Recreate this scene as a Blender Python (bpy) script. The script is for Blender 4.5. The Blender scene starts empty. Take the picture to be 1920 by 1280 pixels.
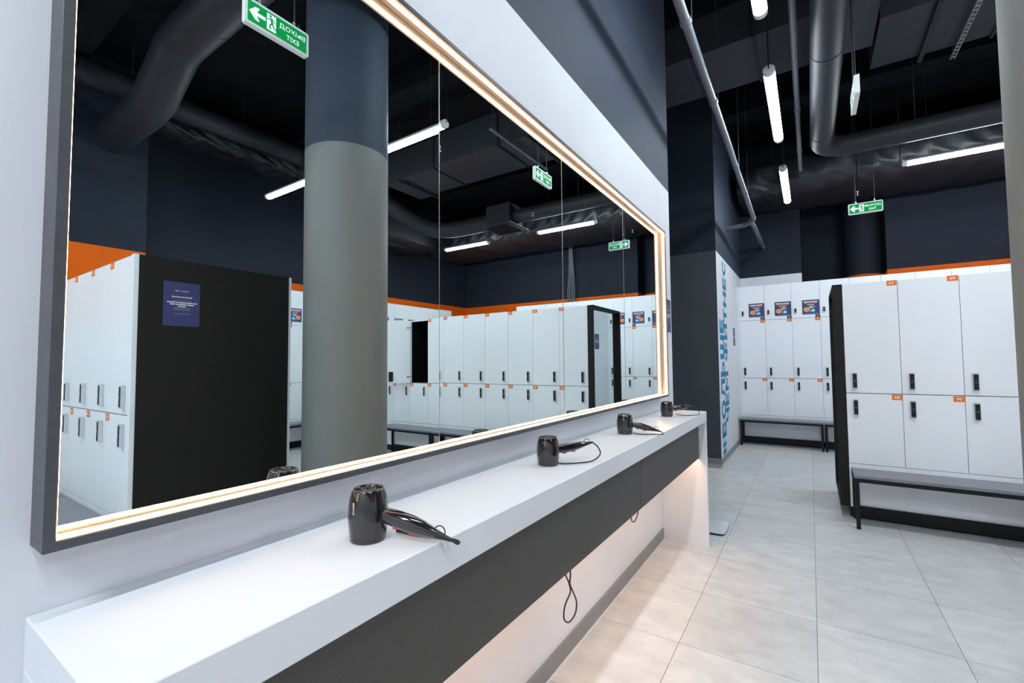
import bpy, math, random
from math import sin, cos, pi, radians
from mathutils import Vector, Matrix
random.seed(7)
S = bpy.context.scene
C = S.collection

# ------------------------------------------------------------ camera, world, exposure
H = 1.45
F = 848.972434; YAW = 0.581879237; PIT = 0.0462607354; ROL = -0.00739028267
fw = Vector((-sin(YAW)*cos(PIT), cos(YAW)*cos(PIT), sin(PIT)))
rt = Vector((cos(YAW), sin(YAW), 0)); up = rt.cross(fw)
rt2 = cos(ROL)*rt + sin(ROL)*up; up2 = cos(ROL)*up - sin(ROL)*rt
cam = bpy.data.cameras.new('camera'); co = bpy.data.objects.new('camera', cam); C.objects.link(co)
cam.sensor_width = 36; cam.lens = F/1920*36; cam.clip_start = 0.02
mt = Matrix((rt2, up2, -fw)).transposed().to_4x4(); mt.translation = (0, 0, H)
co.matrix_world = mt
S.camera = co
w = bpy.data.worlds.new('world'); S.world = w; w.use_nodes = True
w.node_tree.nodes['Background'].inputs[0].default_value = (.5, .6, .8, 1)
w.node_tree.nodes['Background'].inputs[1].default_value = 0.02
S.view_settings.view_transform = 'Standard'; S.view_settings.look = 'None'
S.view_settings.exposure = 0.0; S.view_settings.gamma = 1; S.view_settings.use_curve_mapping = False
TUBE = 128.0     # strength of the room tubes
TUBEA = 50.0     # strength of the aisle row tubes
TUBEFILL = 230.0    # strength of the unseen fill tube added behind the camera
LED = 24.0       # strength of the warm strips in the mirror frame
LEDU = 46.0      # strength of the warm strip under the counter
ZP = 3.02        # height where the wall paint changes
ZC = 5.5         # ceiling slab

# ------------------------------------------------------------ materials
def mat(name, col, rough=.5, metal=0., emit=None, es=0., noise=0., nscale=8., bump=0., bscale=60., coat=0., col2=None, spec=.5):
    m = bpy.data.materials.new(name); m.use_nodes = True
    nt = m.node_tree; b = nt.nodes['Principled BSDF']
    b.inputs['Base Color'].default_value = (*col, 1)
    b.inputs['Roughness'].default_value = rough
    b.inputs['Metallic'].default_value = metal
    b.inputs['Specular IOR Level'].default_value = spec
    if coat: b.inputs['Coat Weight'].default_value = coat; b.inputs['Coat Roughness'].default_value = .05
    if emit:
        b.inputs['Emission Color'].default_value = (*emit, 1); b.inputs['Emission Strength'].default_value = es
    if noise or bump:
        geo = nt.nodes.new('ShaderNodeNewGeometry')
    if noise:
        n = nt.nodes.new('ShaderNodeTexNoise'); n.inputs['Scale'].default_value = nscale; n.inputs['Detail'].default_value = 6
        nt.links.new(geo.outputs['Position'], n.inputs['Vector'])
        mr = nt.nodes.new('ShaderNodeMapRange'); mr.inputs[1].default_value = .3; mr.inputs[2].default_value = .7
        nt.links.new(n.outputs['Fac'], mr.inputs[0])
        mx = nt.nodes.new('ShaderNodeMix'); mx.data_type = 'RGBA'
        a = [max(0, c*(1-noise)) for c in col]; d = col2 or [min(1, c*(1+noise*.6)) for c in col]
        mx.inputs['A'].default_value = (*a, 1); mx.inputs['B'].default_value = (*d, 1)
        nt.links.new(mr.outputs[0], mx.inputs['Factor']); nt.links.new(mx.outputs['Result'], b.inputs['Base Color'])
    if bump:
        n2 = nt.nodes.new('ShaderNodeTexNoise'); n2.inputs['Scale'].default_value = bscale; n2.inputs['Detail'].default_value = 4
        nt.links.new(geo.outputs['Position'], n2.inputs['Vector'])
        bp = nt.nodes.new('ShaderNodeBump'); bp.inputs['Strength'].default_value = bump; bp.inputs['Distance'].default_value = .01
        nt.links.new(n2.outputs['Fac'], bp.inputs['Height']); nt.links.new(bp.outputs[0], b.inputs['Normal'])
    return m
M = dict(
    white=mat('white_wall_paint', (.73, .75, .79), .6, noise=.03, nscale=3, bump=.06, bscale=180),
    navy=mat('navy_wall_paint', (.016, .022, .036), .7, noise=.12, nscale=4, bump=.12, bscale=120, spec=.25),
    navylit=mat('lit_navy_wall_paint', (.041, .055, .083), .65, noise=.06, nscale=4, bump=.10, bscale=120, spec=.3),  # navy paint with the strong tube light put into its colour
    slate=mat('slate_wall_paint', (.040, .050, .060), .6, noise=.06, nscale=3, bump=.08, bscale=160),
    orange=mat('orange_wall_paint', (.80, .125, .0), .6, noise=.04, nscale=5, bump=.06, bscale=150, spec=.2),
    ceil=mat('dark_ceiling_paint', (.007, .008, .010), .9, noise=.4, nscale=3, bump=.4, bscale=25, spec=.1),
    duct=mat('dark_painted_duct', (.014, .016, .020), .55, noise=.12, nscale=5, bump=.05, bscale=60, spec=.25),
    ductlt=mat('grey_painted_duct', (.022, .024, .030), .5, noise=.12, nscale=5, bump=.05, bscale=60, spec=.3),
    quilt=mat('dark_foil_wrap', (.017, .0195, .024), .45, noise=.35, nscale=6, bump=.5, bscale=14),
    pipe=mat('light_grey_pipe', (.15, .17, .20), .4, noise=.05),
    pipedk=mat('dark_pipe', (.02, .022, .028), .5),
    grout=mat('grout', (.30, .28, .25), .9),
    locker=mat('white_laminate', (.82, .845, .875), .42, noise=.015, nscale=2),
    plinth_gap=mat('black_plinth_and_gap_shade', (.006, .006, .007), .5, spec=.3),
    blacklam=mat('black_laminate', (.009, .0078, .007), .6, noise=.25, nscale=90, spec=.3),
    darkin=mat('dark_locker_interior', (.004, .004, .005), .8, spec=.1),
    counter=mat('white_solid_surface', (.775, .795, .825), .3, noise=.01),
    apron=mat('graphite_laminate', (.072, .068, .062), .55, noise=.15, nscale=260, bump=.1, bscale=400),
    frame=mat('graphite_metal_frame', (.085, .088, .10), .42, metal=.35, noise=.1, nscale=30),
    liner=mat('led_warmed_liner', (.36, .31, .26), .55),  # added liner, the LED warmth is tinted into its colour
    chrome=mat('chrome', (.75, .76, .78), .28, metal=1.),
    lockface=mat('black_lock_face', (.01, .01, .012), .45, spec=.3),
    ring=mat('grey_ring_mark', (.35, .36, .38), .4),
    benchtop=mat('grey_bench_top', (.19, .195, .22), .32, noise=.06, nscale=10),
    blackmetal=mat('black_steel', (.004, .004, .005), .45, spec=.3),
    tagor=mat('orange_tag', (.82, .17, .012), .5),
    tagbk=mat('black_tag', (.02, .02, .025), .5),
    tagwh=mat('white_print', (.85, .85, .85), .5),
    poster=mat('navy_print', (.035, .04, .15), .5),
    posterdk=mat('dark_navy_print', (.025, .03, .085), .45),
    pr_or=mat('orange_print', (.85, .25, .08), .5),
    pr_lo=mat('light_orange_print', (.9, .45, .18), .5),
    pr_cy=mat('cyan_print', (.02, .35, .75), .5),
    teal=mat('teal_lettering', (.0, .21, .40), .6, spec=.2),
    signgr=mat('green_exit_face', (.0, .20, .045), .6, emit=(.0, .62, .10), es=.26, spec=.15),
    signwh=mat('white_exit_print', (.85, .9, .9), .4, emit=(.85, 1, .97), es=.45),
    signbody=mat('white_sign_housing', (.78, .8, .82), .4),
    tubebody=mat('white_lamp_housing', (.7, .73, .78), .4),
    tube=mat('cold_tube_light', (.9, .9, .9), .5, emit=(.84, .93, 1.0), es=TUBE),
    tubea=mat('cold_aisle_tube_light', (.9, .9, .9), .5, emit=(.84, .93, 1.0), es=TUBEA),
    tubefill=mat('added_rear_fill_tube', (.9, .9, .9), .5, emit=(.84, .93, 1.0), es=TUBEFILL),
    led=mat('warm_led_light', (.9, .9, .9), .5, emit=(1.0, .52, .24), es=LED),
    ledu=mat('warm_under_counter_light', (.9, .9, .9), .5, emit=(1.0, .62, .38), es=LEDU),
    wire=mat('steel_wire', (.05, .052, .06), .5, metal=.3),
    cable=mat('black_cable', (.015, .013, .013), .5),
    hdblack=mat('glossy_black_plastic', (.012, .011, .012), .12, coat=.6),
    hdgrill=mat('dark_grey_grill', (.10, .10, .11), .3),
    red=mat('red_switch', (.75, .03, .04), .35),
    colpaint=mat('grey_column_paint', (.175, .182, .172), .55, noise=.03, nscale=4, bump=.1, bscale=200),
    skirt=mat('grey_skirting_tile', (.24, .245, .26), .4, noise=.08, nscale=14),
    caulk=mat('white_caulk', (.75, .76, .78), .6),
    hose=mat('grey_hose', (.16, .18, .2), .5),
    scaletop=mat('white_glass_scale', (.72, .78, .84), .08, coat=.5),
    brass=mat('hinge_metal', (.5, .47, .38), .3, metal=1.),
    sprink=mat('sprinkler_metal', (.7, .72, .75), .3, metal=.8),
    socket=mat('white_socket', (.8, .82, .85), .4),
    edge=mat('polished_glass_edge', (.22, .27, .27), .3, metal=.4),
)
# floor tile material: mottled cement look
def tile_mat():
    m = bpy.data.materials.new('grey_cement_tile'); m.use_nodes = True; nt = m.node_tree; b = nt.nodes['Principled BSDF']
    geo = nt.nodes.new('ShaderNodeNewGeometry')
    mp = nt.nodes.new('ShaderNodeMapping'); mp.inputs['Scale'].default_value = (1, 1.6, 1)
    nt.links.new(geo.outputs['Position'], mp.inputs['Vector'])
    n = nt.nodes.new('ShaderNodeTexNoise'); n.inputs['Scale'].default_value = 5; n.inputs['Detail'].default_value = 10; n.inputs['Roughness'].default_value = .68
    nt.links.new(mp.outputs[0], n.inputs['Vector'])
    oi = nt.nodes.new('ShaderNodeObjectInfo')
    cr = nt.nodes.new('ShaderNodeValToRGB'); cr.color_ramp.elements[0].position = .33; cr.color_ramp.elements[1].position = .68
    cr.color_ramp.elements[0].color = (.55, .55, .545, 1); cr.color_ramp.elements[1].color = (.71, .71, .70, 1)
    nt.links.new(n.outputs['Fac'], cr.inputs[0])
    mr = nt.nodes.new('ShaderNodeMapRange'); mr.inputs[3].default_value = .95; mr.inputs[4].default_value = 1.04
    nt.links.new(oi.outputs['Random'], mr.inputs[0])
    vm = nt.nodes.new('ShaderNodeVectorMath'); vm.operation = 'SCALE'
    nt.links.new(cr.outputs[0], vm.inputs[0]); nt.links.new(mr.outputs[0], vm.inputs['Scale'])
    nt.links.new(vm.outputs[0], b.inputs['Base Color'])
    b.inputs['Roughness'].default_value = .38
    n2 = nt.nodes.new('ShaderNodeTexNoise'); n2.inputs['Scale'].default_value = 3; n2.inputs['Detail'].default_value = 5
    nt.links.new(geo.outputs['Position'], n2.inputs['Vector'])
    m2 = nt.nodes.new('ShaderNodeMapRange'); m2.inputs[3].default_value = .28; m2.inputs[4].default_value = .5
    nt.links.new(n2.outputs['Fac'], m2.inputs[0]); nt.links.new(m2.outputs[0], b.inputs['Roughness'])
    return m
M['tile'] = tile_mat()
def mirror_mat(name, col):
    m = bpy.data.materials.new(name); m.use_nodes = True; b = m.node_tree.nodes['Principled BSDF']
    b.inputs['Base Color'].default_value = (*col, 1); b.inputs['Metallic'].default_value = 1; b.inputs['Roughness'].default_value = 0.0
    return m
M['mirror'] = mirror_mat('silvered_mirror', (.81, .885, .875))
M['mirror2'] = mirror_mat('end_mirror', (.84, .92, .91))

# ------------------------------------------------------------ mesh helpers
_txt = {}
def text_geo(s, bold=0.0):
    """flat triangulated text, normalised to its own bounding box (0..1, 0..1)"""
    k = (s, bold)
    if k in _txt: return _txt[k]
    cu = bpy.data.curves.new('t', 'FONT'); cu.body = s; cu.size = 1; cu.offset = bold; cu.resolution_u = 3; cu.fill_mode = 'FRONT'
    o = bpy.data.objects.new('t', cu); C.objects.link(o)
    dg = bpy.context.evaluated_depsgraph_get(); dg.update()
    me = o.evaluated_get(dg).to_mesh()
    vs = [(v.co.x, v.co.y) for v in me.vertices]; fs = [tuple(p.vertices) for p in me.polygons if p.normal.z > 0 or True]
    o.evaluated_get(dg).to_mesh_clear()
    bpy.data.objects.remove(o); bpy.data.curves.remove(cu)
    x0 = min(v[0] for v in vs); x1 = max(v[0] for v in vs); y0 = min(v[1] for v in vs); y1 = max(v[1] for v in vs)
    g = ([((x-x0)/(x1-x0), (y-y0)/(y1-y0)) for x, y in vs], fs, (x1-x0)/(y1-y0))
    _txt[k] = g
    return g

class MB:
    def __init__(s): s.v = []; s.f = []; s.m = []; s.mats = []; s.sm = []
    def mi(s, k):
        if k not in s.mats: s.mats.append(k)
        return s.mats.index(k)
    def add(s, vs, fs, k, smooth=False):
        b = len(s.v); s.v += [tuple(v) for v in vs]; i = s.mi(k)
        for f in fs: s.f.append(tuple(b+a for a in f)); s.m.append(i); s.sm.append(smooth)
        return s
    def box(s, x0, x1, y0, y1, z0, z1, k, bev=0.):
        if bev > 0:
            b = bev
            # chamfered box: 24 verts
            vs = []; idx = {}
            for ix, X in enumerate((x0, x1)):
                for iy, Y in enumerate((y0, y1)):
                    for iz, Z in enumerate((z0, z1)):
                        dx = b if ix == 0 else -b; dy = b if iy == 0 else -b; dz = b if iz == 0 else -b
                        idx[ix, iy, iz, 'x'] = len(vs); vs.append((X, Y+dy, Z+dz))
                        idx[ix, iy, iz, 'y'] = len(vs); vs.append((X+dx, Y, Z+dz))
                        idx[ix, iy, iz, 'z'] = len(vs); vs.append((X+dx, Y+dy, Z))
            fs = []
            for a in (0, 1):
                fs.append([idx[a, p, q, 'x'] for p, q in ((0, 0), (1, 0), (1, 1), (0, 1))][::(1 if a else -1)])
                fs.append([idx[p, a, q, 'y'] for p, q in ((0, 0), (0, 1), (1, 1), (1, 0))][::(1 if a else -1)])
                fs.append([idx[p, q, a, 'z'] for p, q in ((0, 0), (1, 0), (1, 1), (0, 1))][::(1 if a else -1)])
            for a in (0, 1):
                for c in (0, 1):
                    fs.append([idx[a, c, 0, 'x'], idx[a, c, 0, 'y'], idx[a, c, 1, 'y'], idx[a, c, 1, 'x']])
                    fs.append([idx[a, 0, c, 'x'], idx[a, 0, c, 'z'], idx[a, 1, c, 'z'], idx[a, 1, c, 'x']])
                    fs.append([idx[0, a, c, 'y'], idx[0, a, c, 'z'], idx[1, a, c, 'z'], idx[1, a, c, 'y']])
                    for e in (0, 1): fs.append([idx[a, c, e, t] for t in 'xyz'])
            return s.add(vs, fs, k)
        vs = [(x, y, z) for x in (x0, x1) for y in (y0, y1) for z in (z0, z1)]
        return s.add(vs, [(0, 1, 3, 2), (4, 6, 7, 5), (0, 4, 5, 1), (2, 3, 7, 6), (0, 2, 6, 4), (1, 5, 7, 3)], k)
    def tube(s, pts, r, k, n=12, caps=True, smooth=True, sx=1., flat=None):
        pts = [Vector(p) for p in pts]; rs = r if isinstance(r, (list, tuple)) else [r]*len(pts)
        rings = []; prev = None
        for i, p in enumerate(pts):
            a = pts[max(0, i-1)]; b = pts[min(len(pts)-1, i+1)]; t = (b-a).normalized()
            if prev is None:
                u = t.cross(Vector((0, 0, 1)))
                if u.length < 1e-3: u = t.cross(Vector((1, 0, 0)))
            else: u = prev - t*prev.dot(t)
            u.normalize(); prev = u; v = t.cross(u)
            rings.append([p + u*cos(2*pi*j/n)*rs[i]*sx + v*sin(2*pi*j/n)*rs[i] for j in range(n)])
        vs = [q for rg in rings for q in rg]; fs = []
        for i in range(len(pts)-1):
            for j in range(n): fs.append((i*n+j, i*n+(j+1) % n, (i+1)*n+(j+1) % n, (i+1)*n+j))
        s.add(vs, fs, k, smooth)
        if caps: s.add(rings[0], [tuple(range(n))[::-1]], k); s.add(rings[-1], [tuple(range(n))], k)
        return s
    def lathe(s, prof, k, cx=0, cy=0, n=40, smooth=True):
        vs = [(cx+r*cos(2*pi*j/n), cy+r*sin(2*pi*j/n), z) for r, z in prof for j in range(n)]
        fs = [(i*n+j, i*n+(j+1) % n, (i+1)*n+(j+1) % n, (i+1)*n+j) for i in range(len(prof)-1) for j in range(n)]
        return s.add(vs, fs, k, smooth)
    def poly(s, o, u, v, pts, k):
        o = Vector(o); u = Vector(u); v = Vector(v)
        return s.add([o+u*a+v*b for a, b in pts], [tuple(range(len(pts)))], k)
    def rect(s, o, u, v, x0, x1, y0, y1, k): return s.poly(o, u, v, [(x0, y0), (x1, y0), (x1, y1), (x0, y1)], k)
    def circ(s, o, u, v, cx, cy, r, k, n=20): return s.poly(o, u, v, [(cx+r*cos(2*pi*i/n), cy+r*sin(2*pi*i/n)) for i in range(n)], k)
    def text(s, txt, o, u, v, x0, x1, y0, y1, k, bold=0.):
        vs, fs, _ = text_geo(txt, bold); o = Vector(o); u = Vector(u); v = Vector(v)
        return s.add([o+u*(x0+a*(x1-x0))+v*(y0+b*(y1-y0)) for a, b in vs], fs, k)
    def prism(s, pts, z0, z1, k, smooth=False):
        n = len(pts); vs = [(x, y, z0) for x, y in pts]+[(x, y, z1) for x, y in pts]
        s.add(vs, [(i, (i+1) % n, n+(i+1) % n, n+i) for i in range(n)], k, smooth)
        return s.add(vs, [tuple(range(n))[::-1], tuple(range(n, 2*n))], k)
    def mesh(s, name):
        me = bpy.data.meshes.new(name); me.from_pydata(s.v, [], s.f)
        for k in s.mats: me.materials.append(M[k])
        me.polygons.foreach_set('material_index', s.m); me.polygons.foreach_set('use_smooth', s.sm); me.update()
        return me
    def build(s, name, parent=None, loc=(0, 0, 0), rz=0):
        return obj(name, s.mesh(name), parent, loc, rz)
def obj(name, me, parent=None, loc=(0, 0, 0), rz=0):
    o = bpy.data.objects.new(name, me); C.objects.link(o); o.location = loc; o.rotation_euler = (0, 0, rz)
    if parent: o.parent = parent
    return o
def tag(o, label, cat, group=None):
    o['label'] = label; o['category'] = cat
    if group: o['group'] = group
    return o
def thing(name, label, cat, loc=(0, 0, 0), rz=0, group=None):
    return tag(obj(name, None, None, loc, rz), label, cat, group)
def struct(o, label=None, cat=None):
    o['kind'] = 'structure'
    if label: o['label'] = label; o['category'] = cat
    return o
def copy_tree(o, parent=None):
    c = o.copy(); C.objects.link(c); c.parent = parent
    for ch in o.children: copy_tree(ch, c)
    return c
def arc(c, r, a0, a1, n, pl='xy'):
    out = []
    for i in range(n+1):
        a = a0+(a1-a0)*i/n
        if pl == 'xy': out.append((c[0]+r*cos(a), c[1]+r*sin(a), c[2]))
        if pl == 'xz': out.append((c[0]+r*cos(a), c[1], c[2]+r*sin(a)))
        if pl == 'yz': out.append((c[0], c[1]+r*cos(a), c[2]+r*sin(a)))
    return out
def spline(pts, n=8):
    P = [Vector(p) for p in pts]; P = [P[0]*2-P[1]]+P+[P[-1]*2-P[-2]]; out = []
    for i in range(1, len(P)-2):
        for j in range(n):
            t = j/n; a, b, c, d = P[i-1:i+3]
            out.append(.5*((2*b)+(c-a)*t+(2*a-5*b+4*c-d)*t*t+(3*b-a-3*c+d)*t**3))
    out.append(P[-2]); return out

# ------------------------------------------------------------ structure
XW = -1.055; XR = 6.2; YB = 10.15; YF = -3.0
# floor and its tiles
fl = MB().box(-3.2, XR+.2, YF-.2, 11.3, -.12, -.003, 'grout').build('floor'); struct(fl, 'light grey cement tile floor', 'floor')
xs = [-.0155+.597*k for k in range(-6, 12)]; ys = [3.08+.603*k for k in range(-11, 14)]
g = .0016
tm = MB().box(g, .597-g, g, .603-g, -.003, 0, 'tile').mesh('tile')
cnt = 0
for i in range(len(xs)-1):
    for j in range(len(ys)-1):
        x0, x1, y0, y1 = xs[i], xs[i+1], ys[j], ys[j+1]
        left = -3.0 if (y0 >= 4.2 and y1 < 7.0) else XW
        xa = max(x0, left); ya = max(y0, YF); xb = min(x1, XR); yb = min(y1, 9.7)
        if xb-xa < .03 or yb-ya < .03: continue
        if (xa, xb, ya, yb) == (x0, x1, y0, y1): obj('tile', tm, fl, (x0, y0, 0))
        else: MB().box(xa+g-x0, xb-g-x0, ya+g-y0, yb-g-y0, -.003, 0, 'tile').build('tile', fl, (x0, y0, 0))
# ceiling slab with beams
struct(MB().box(-3.2, XR+.4, YF-.3, 11.4, ZC, ZC+.2, 'ceil').build('ceiling'), 'dark painted concrete ceiling', 'ceiling')
mb = MB()
for y in (1.2, 4.1, 7.3): mb.box(-3.2, XR, y, y+.35, 5.1, ZC, 'ceil')
struct(mb.build('trim_1'), 'dark concrete ceiling beams', 'beam')
def wall(name, x0, x1, y0, y1, low, label, z1=ZC, top='navy'):
    m = MB()
    if low == 'orange': m.box(x0, x1, y0, y1, 0, 2.0, 'white').box(x0, x1, y0, y1, 2.0, ZP, low)
    else: m.box(x0, x1, y0, y1, 0, ZP, low)
    m.box(x0, x1, y0, y1, ZP, z1, top)
    return struct(m.build(name), label, 'wall')
wl = wall('wall_left', -1.30, XW, YF, 4.27, 'white', 'white wall carrying the lit mirror, lightened navy above', ZC, 'navylit')
wall('wall_corridor_left', -3.2, -3.05, 4.0, 7.1, 'white', 'white wall closing the side passage')
wall('wall_corridor_front', -3.1, -1.3, 4.05, 4.27, 'white', 'white side of the passage beside the mirror wall')
m = MB()   # dark pillar end + white lettered wall
m.add([(-3.1, 6.92, 0), (-1.075, 6.92, 0), (-1.075, 6.92, ZP), (-3.1, 6.92, ZP)], [(0, 1, 2, 3)], 'slate')
m.add([(-3.1, 6.92, ZP), (-1.075, 6.92, ZP), (-1.075, 6.92, ZC), (-3.1, 6.92, ZC)], [(0, 1, 2, 3)], 'navy')
m.add([(-1.075, 6.92, 0), (-1.075, 9.75, 0), (-1.075, 9.75, ZP), (-1.075, 6.92, ZP)], [(0, 1, 2, 3)], 'white')
m.add([(-1.075, 6.92, ZP), (-1.075, 9.75, ZP), (-1.075, 9.75, ZC), (-1.075, 6.92, ZC)], [(0, 1, 2, 3)], 'navylit')
m.add([(-3.1, 9.75, 0), (-3.1, 6.92, 0), (-3.1, 6.92, ZC), (-3.1, 9.75, ZC)], [(0, 1, 2, 3)], 'navy')
m.add([(-1.075, 9.75, 0), (-3.1, 9.75, 0), (-3.1, 9.75, ZC), (-1.075, 9.75, ZC)], [(0, 1, 2, 3)], 'navy')
wlet = struct(m.build('wall_left_far'), 'white wall with teal vertical lettering and slate end face', 'wall')
wall('wall_back_left', -1.3, -.08, 9.605, 9.8, 'white', 'back wall strip, white below and navy above')
wall('wall_back_recess', -1.2, 1.3, 11.0, 11.2, 'orange', 'recessed dark back wall')
m = MB().box(1.17, XR+.2, YB, YB+.2, 0, ZP, 'orange').box(1.17, XR+.2, YB, YB+.2, ZP, ZC, 'navy')
m.box(1.17, 1.3, YB+.2, 11.05, 0, ZP, 'orange').box(1.17, 1.3, YB+.2, 11.05, ZP, ZC, 'navy')
struct(m.build('wall_back'), 'back wall with orange band under navy paint', 'wall')
struct(MB().box(-.28, -.08, 9.8, 11.05, 0, ZC, 'navy').build('wall_recess_side'), 'dark side of the back recess', 'wall')
wall('wall_right', XR, XR+.2, 2.34, YB+.1, 'orange', 'right wall with orange band under navy paint')
wall('wall_right_near', 5.58, XR+.2, YF, 2.34, 'orange', 'projecting right wall, orange below navy')
wall('wall_front', -1.3, 5.6, YF-.2, YF, 'white', 'wall behind the camera')
# round column in the back recess, and the free-standing round column
struct(MB().lathe([(.31, 0), (.31, ZP)], 'orange', .90, 10.72).lathe([(.31, ZP), (.31, ZC)], 'navy', .90, 10.72).build('trim_2'),
       'round navy column with orange lower band in the back recess', 'column')
cc = MB().lathe([(.30, 0), (.30, ZP)], 'colpaint', .873, 2.146, n=64).lathe([(.30, ZP), (.30, ZC)], 'navylit', .873, 2.146, n=64)
cc.lathe([(.306, 0), (.306, .09), (.30, .09)], 'skirt', .873, 2.146, n=64)
struct(cc.build('column'), 'thick round grey column with darker top, beside the aisle', 'column')

# skirting tiles
def skirting(name, a, b, x, y, axis, label):
    root = MB().box(0, .001, 0, .001, 0, .001, 'skirt').build(name); struct(root, label, 'skirting')
    t = a
    while t < b-.02:
        e = min(t+.6, b)
        if axis == 'y': MB().box(x, x+.012, t+.001, e-.001, .004, .088, 'skirt').build('skirting_tile', root)
        else: MB().box(t+.001, e-.001, y-.012, y, .004, .088, 'skirt').build('skirting_tile', root)
        t = e
    if axis == 'y': MB().box(x, x+.017, a, b, .0, .006, 'caulk').build('caulk_line', root)
    else: MB().box(a, b, y-.017, y, .0, .006, 'caulk').build('caulk_line', root)
skirting('baseboard_left', .225, 3.836, XW, 0, 'y', 'grey tile skirting under the counter')
skirting('baseboard_left_near', YF, .19, XW, 0, 'y', 'grey tile skirting left of the counter')
skirting('baseboard_left_far', 6.92, 9.12, -1.075, 0, 'y', 'grey tile skirting under the lettered wall')
skirting('baseboard_corridor', -3.0, -1.063, 0, 6.92, 'x', 'grey tile skirting under the slate wall end')

# lettering on the white wall (reads upwards)
def glyph(ch, W=.27, B=.21):
    """heavy block letters out of convex pieces, cap height 1; W stem width, B bar height"""
    r = lambda x0, y0, x1, y1: [(x0, y0), (x1, y0), (x1, y1), (x0, y1)]
    def ring(cx, cy, rx, ry, wx, wy, a0=0, a1=2*pi, n=20):
        out = []
        for i in range(n):
            p, q = a0+(a1-a0)*i/n, a0+(a1-a0)*(i+1)/n
            out.append([(cx+rx*cos(p), cy+ry*sin(p)), (cx+rx*cos(q), cy+ry*sin(q)), (cx+(rx-wx)*cos(q), cy+(ry-wy)*sin(q)), (cx+(rx-wx)*cos(p), cy+(ry-wy)*sin(p))])
        return out
    if ch == '#': return .86, [r(.16, .08, .32, .92), r(.52, .08, .68, .92), r(0, .26, .84, .38), r(0, .62, .84, .74)]
    if ch == 'Б': return .84, [r(0, 0, W, 1), r(W, 1-B, .78, 1), r(W, .5, .55, .5+B*.8), r(W, 0, .55, B)]+ring(.52, .335, .30, .335, .22, .17, -pi/2, pi/2, 10)
    if ch == 'Л': return .96, [r(.70, 0, .70+W, 1), r(.20, 1-B, .70, 1), [(.20, 1), (.40, 1), (.33, .3), (.13, .3)], [(0, 0), (.16, 0), (.33, .3), (.13, .3)]]
    if ch == 'О': return 1.06, ring(.50, .5, .50, .5, .23, .18)
    if ch == 'Ь': return .84, [r(0, 0, W, 1), r(W, .48, .55, .48+B*.8), r(W, 0, .55, B)]+ring(.52, .32, .30, .32, .22, .17, -pi/2, pi/2, 10)
    if ch == 'Ш': return 1.26, [r(0, 0, W, 1), r(.50, 0, .50+W, 1), r(1.0, 0, 1.0+W, 1), r(W, 0, .5, B), r(.5+W, 0, 1.0, B)]
    if ch == 'Е': return .80, [r(0, 0, W, 1), r(W, 1-B, .74, 1), r(W, .5-B/2, .70, .5+B/2), r(W, 0, .74, B)]
    if ch == 'Ч': return .86, [r(.58, 0, .58+W, 1), r(0, .58, W, 1), r(.14, .36, .58, .54), [(0, .58), (.14, .36), (.22, .54), (W, .58)]]
    if ch == 'М': return 1.16, [r(0, 0, W, 1), r(.90, 0, .90+W, 1), [(W-.02, 1), (.08, 1), (.45, .25), (.56, .25), (.56, .42)], [(.92, 1), (1.03, 1), (.66, .25), (.55, .25), (.55, .42)]]
    if ch == 'Ф': return 1.22, [r(.475, 0, .475+W, 1)]+ring(.58, .5, .58, .36, .21, .15)
    if ch == 'И': return .96, [r(0, 0, W, 1), r(.69, 0, .69+W, 1), [(W, .0), (W, .28), (.69, 1), (.69, .72)]]
    if ch == 'Т': return .84, [r(0, 1-B, .82, 1), r(.31, 0, .31+W, 1-B)]
    if ch == 'Н': return .94, [r(0, 0, W, 1), r(.66, 0, .66+W, 1), r(W, .5-B/2, .66, .5+B/2)]
    if ch == 'С': return .98, ring(.50, .5, .50, .5, .23, .18, .22*pi, 1.78*pi)
    return .42, []
def lettering(txt, y0, y1, z0, z1, label):
    x = 0; ps = []
    for c in txt:
        adv, pieces = glyph(c)
        ps += [[(x+a, b) for a, b in p] for p in pieces]; x += adv+.10
    tot = x-.12; m = MB()
    for i, p in enumerate(ps):
        m.poly((-1.0738+.00002*i, y1, z0), (0, 0, 1), (0, -1, 0), [(a/tot*(z1-z0), b*(y1-y0)) for a, b in p], 'teal')
    tag(m.build('wall_lettering'), label, 'lettering')
lettering('#БОЛЬШЕ', 7.06, 7.42, .075, 2.07, 'teal vertical lettering #БОЛЬШЕ, lower line nearer the slate wall end')
lettering('ЧЕМ ФИТНЕС', 7.43, 7.755, .53, 3.005, 'teal vertical lettering ЧЕМ ФИТНЕС, upper line nearer the lockers')

# ------------------------------------------------------------ counter
cn = thing('vanity_counter', 'long white counter under the lit mirror with graphite front panel', 'counter', (-1.054, .19, 0))
def L(x, y, z=0): return (x+1.055, y-.19, z)
ZT = 1.052; XF = -.703
MB().box(0, XF+1.055, 0, 3.87-.19, ZT-.08, ZT, 'counter', .002).build('countertop', cn)
MB().box(0, XF+1.055-.001, 3.836-.19, 3.87-.19, 0, ZT-.0805, 'counter', .0015).build('end_panel', cn)
MB().box(0, XF+1.055-.001, 0, .034, 0, ZT-.0805, 'counter', .0015).build('end_panel', cn)
xa = -.76+1.055
for y0, y1 in ((.225, 2.36), (2.363, 3.835)):
    MB().box(xa-.018, xa, y0-.19, y1-.19, .685, ZT-.081, 'apron', .001).build('front_panel', cn)
MB().box(xa-.034, xa-.019, .26-.19, 3.80-.19, .700, .706, 'tubebody').box(xa-.033, xa-.020, .26-.19, 3.80-.19, .695, .700, 'ledu').build('light_strip', cn)

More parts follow.
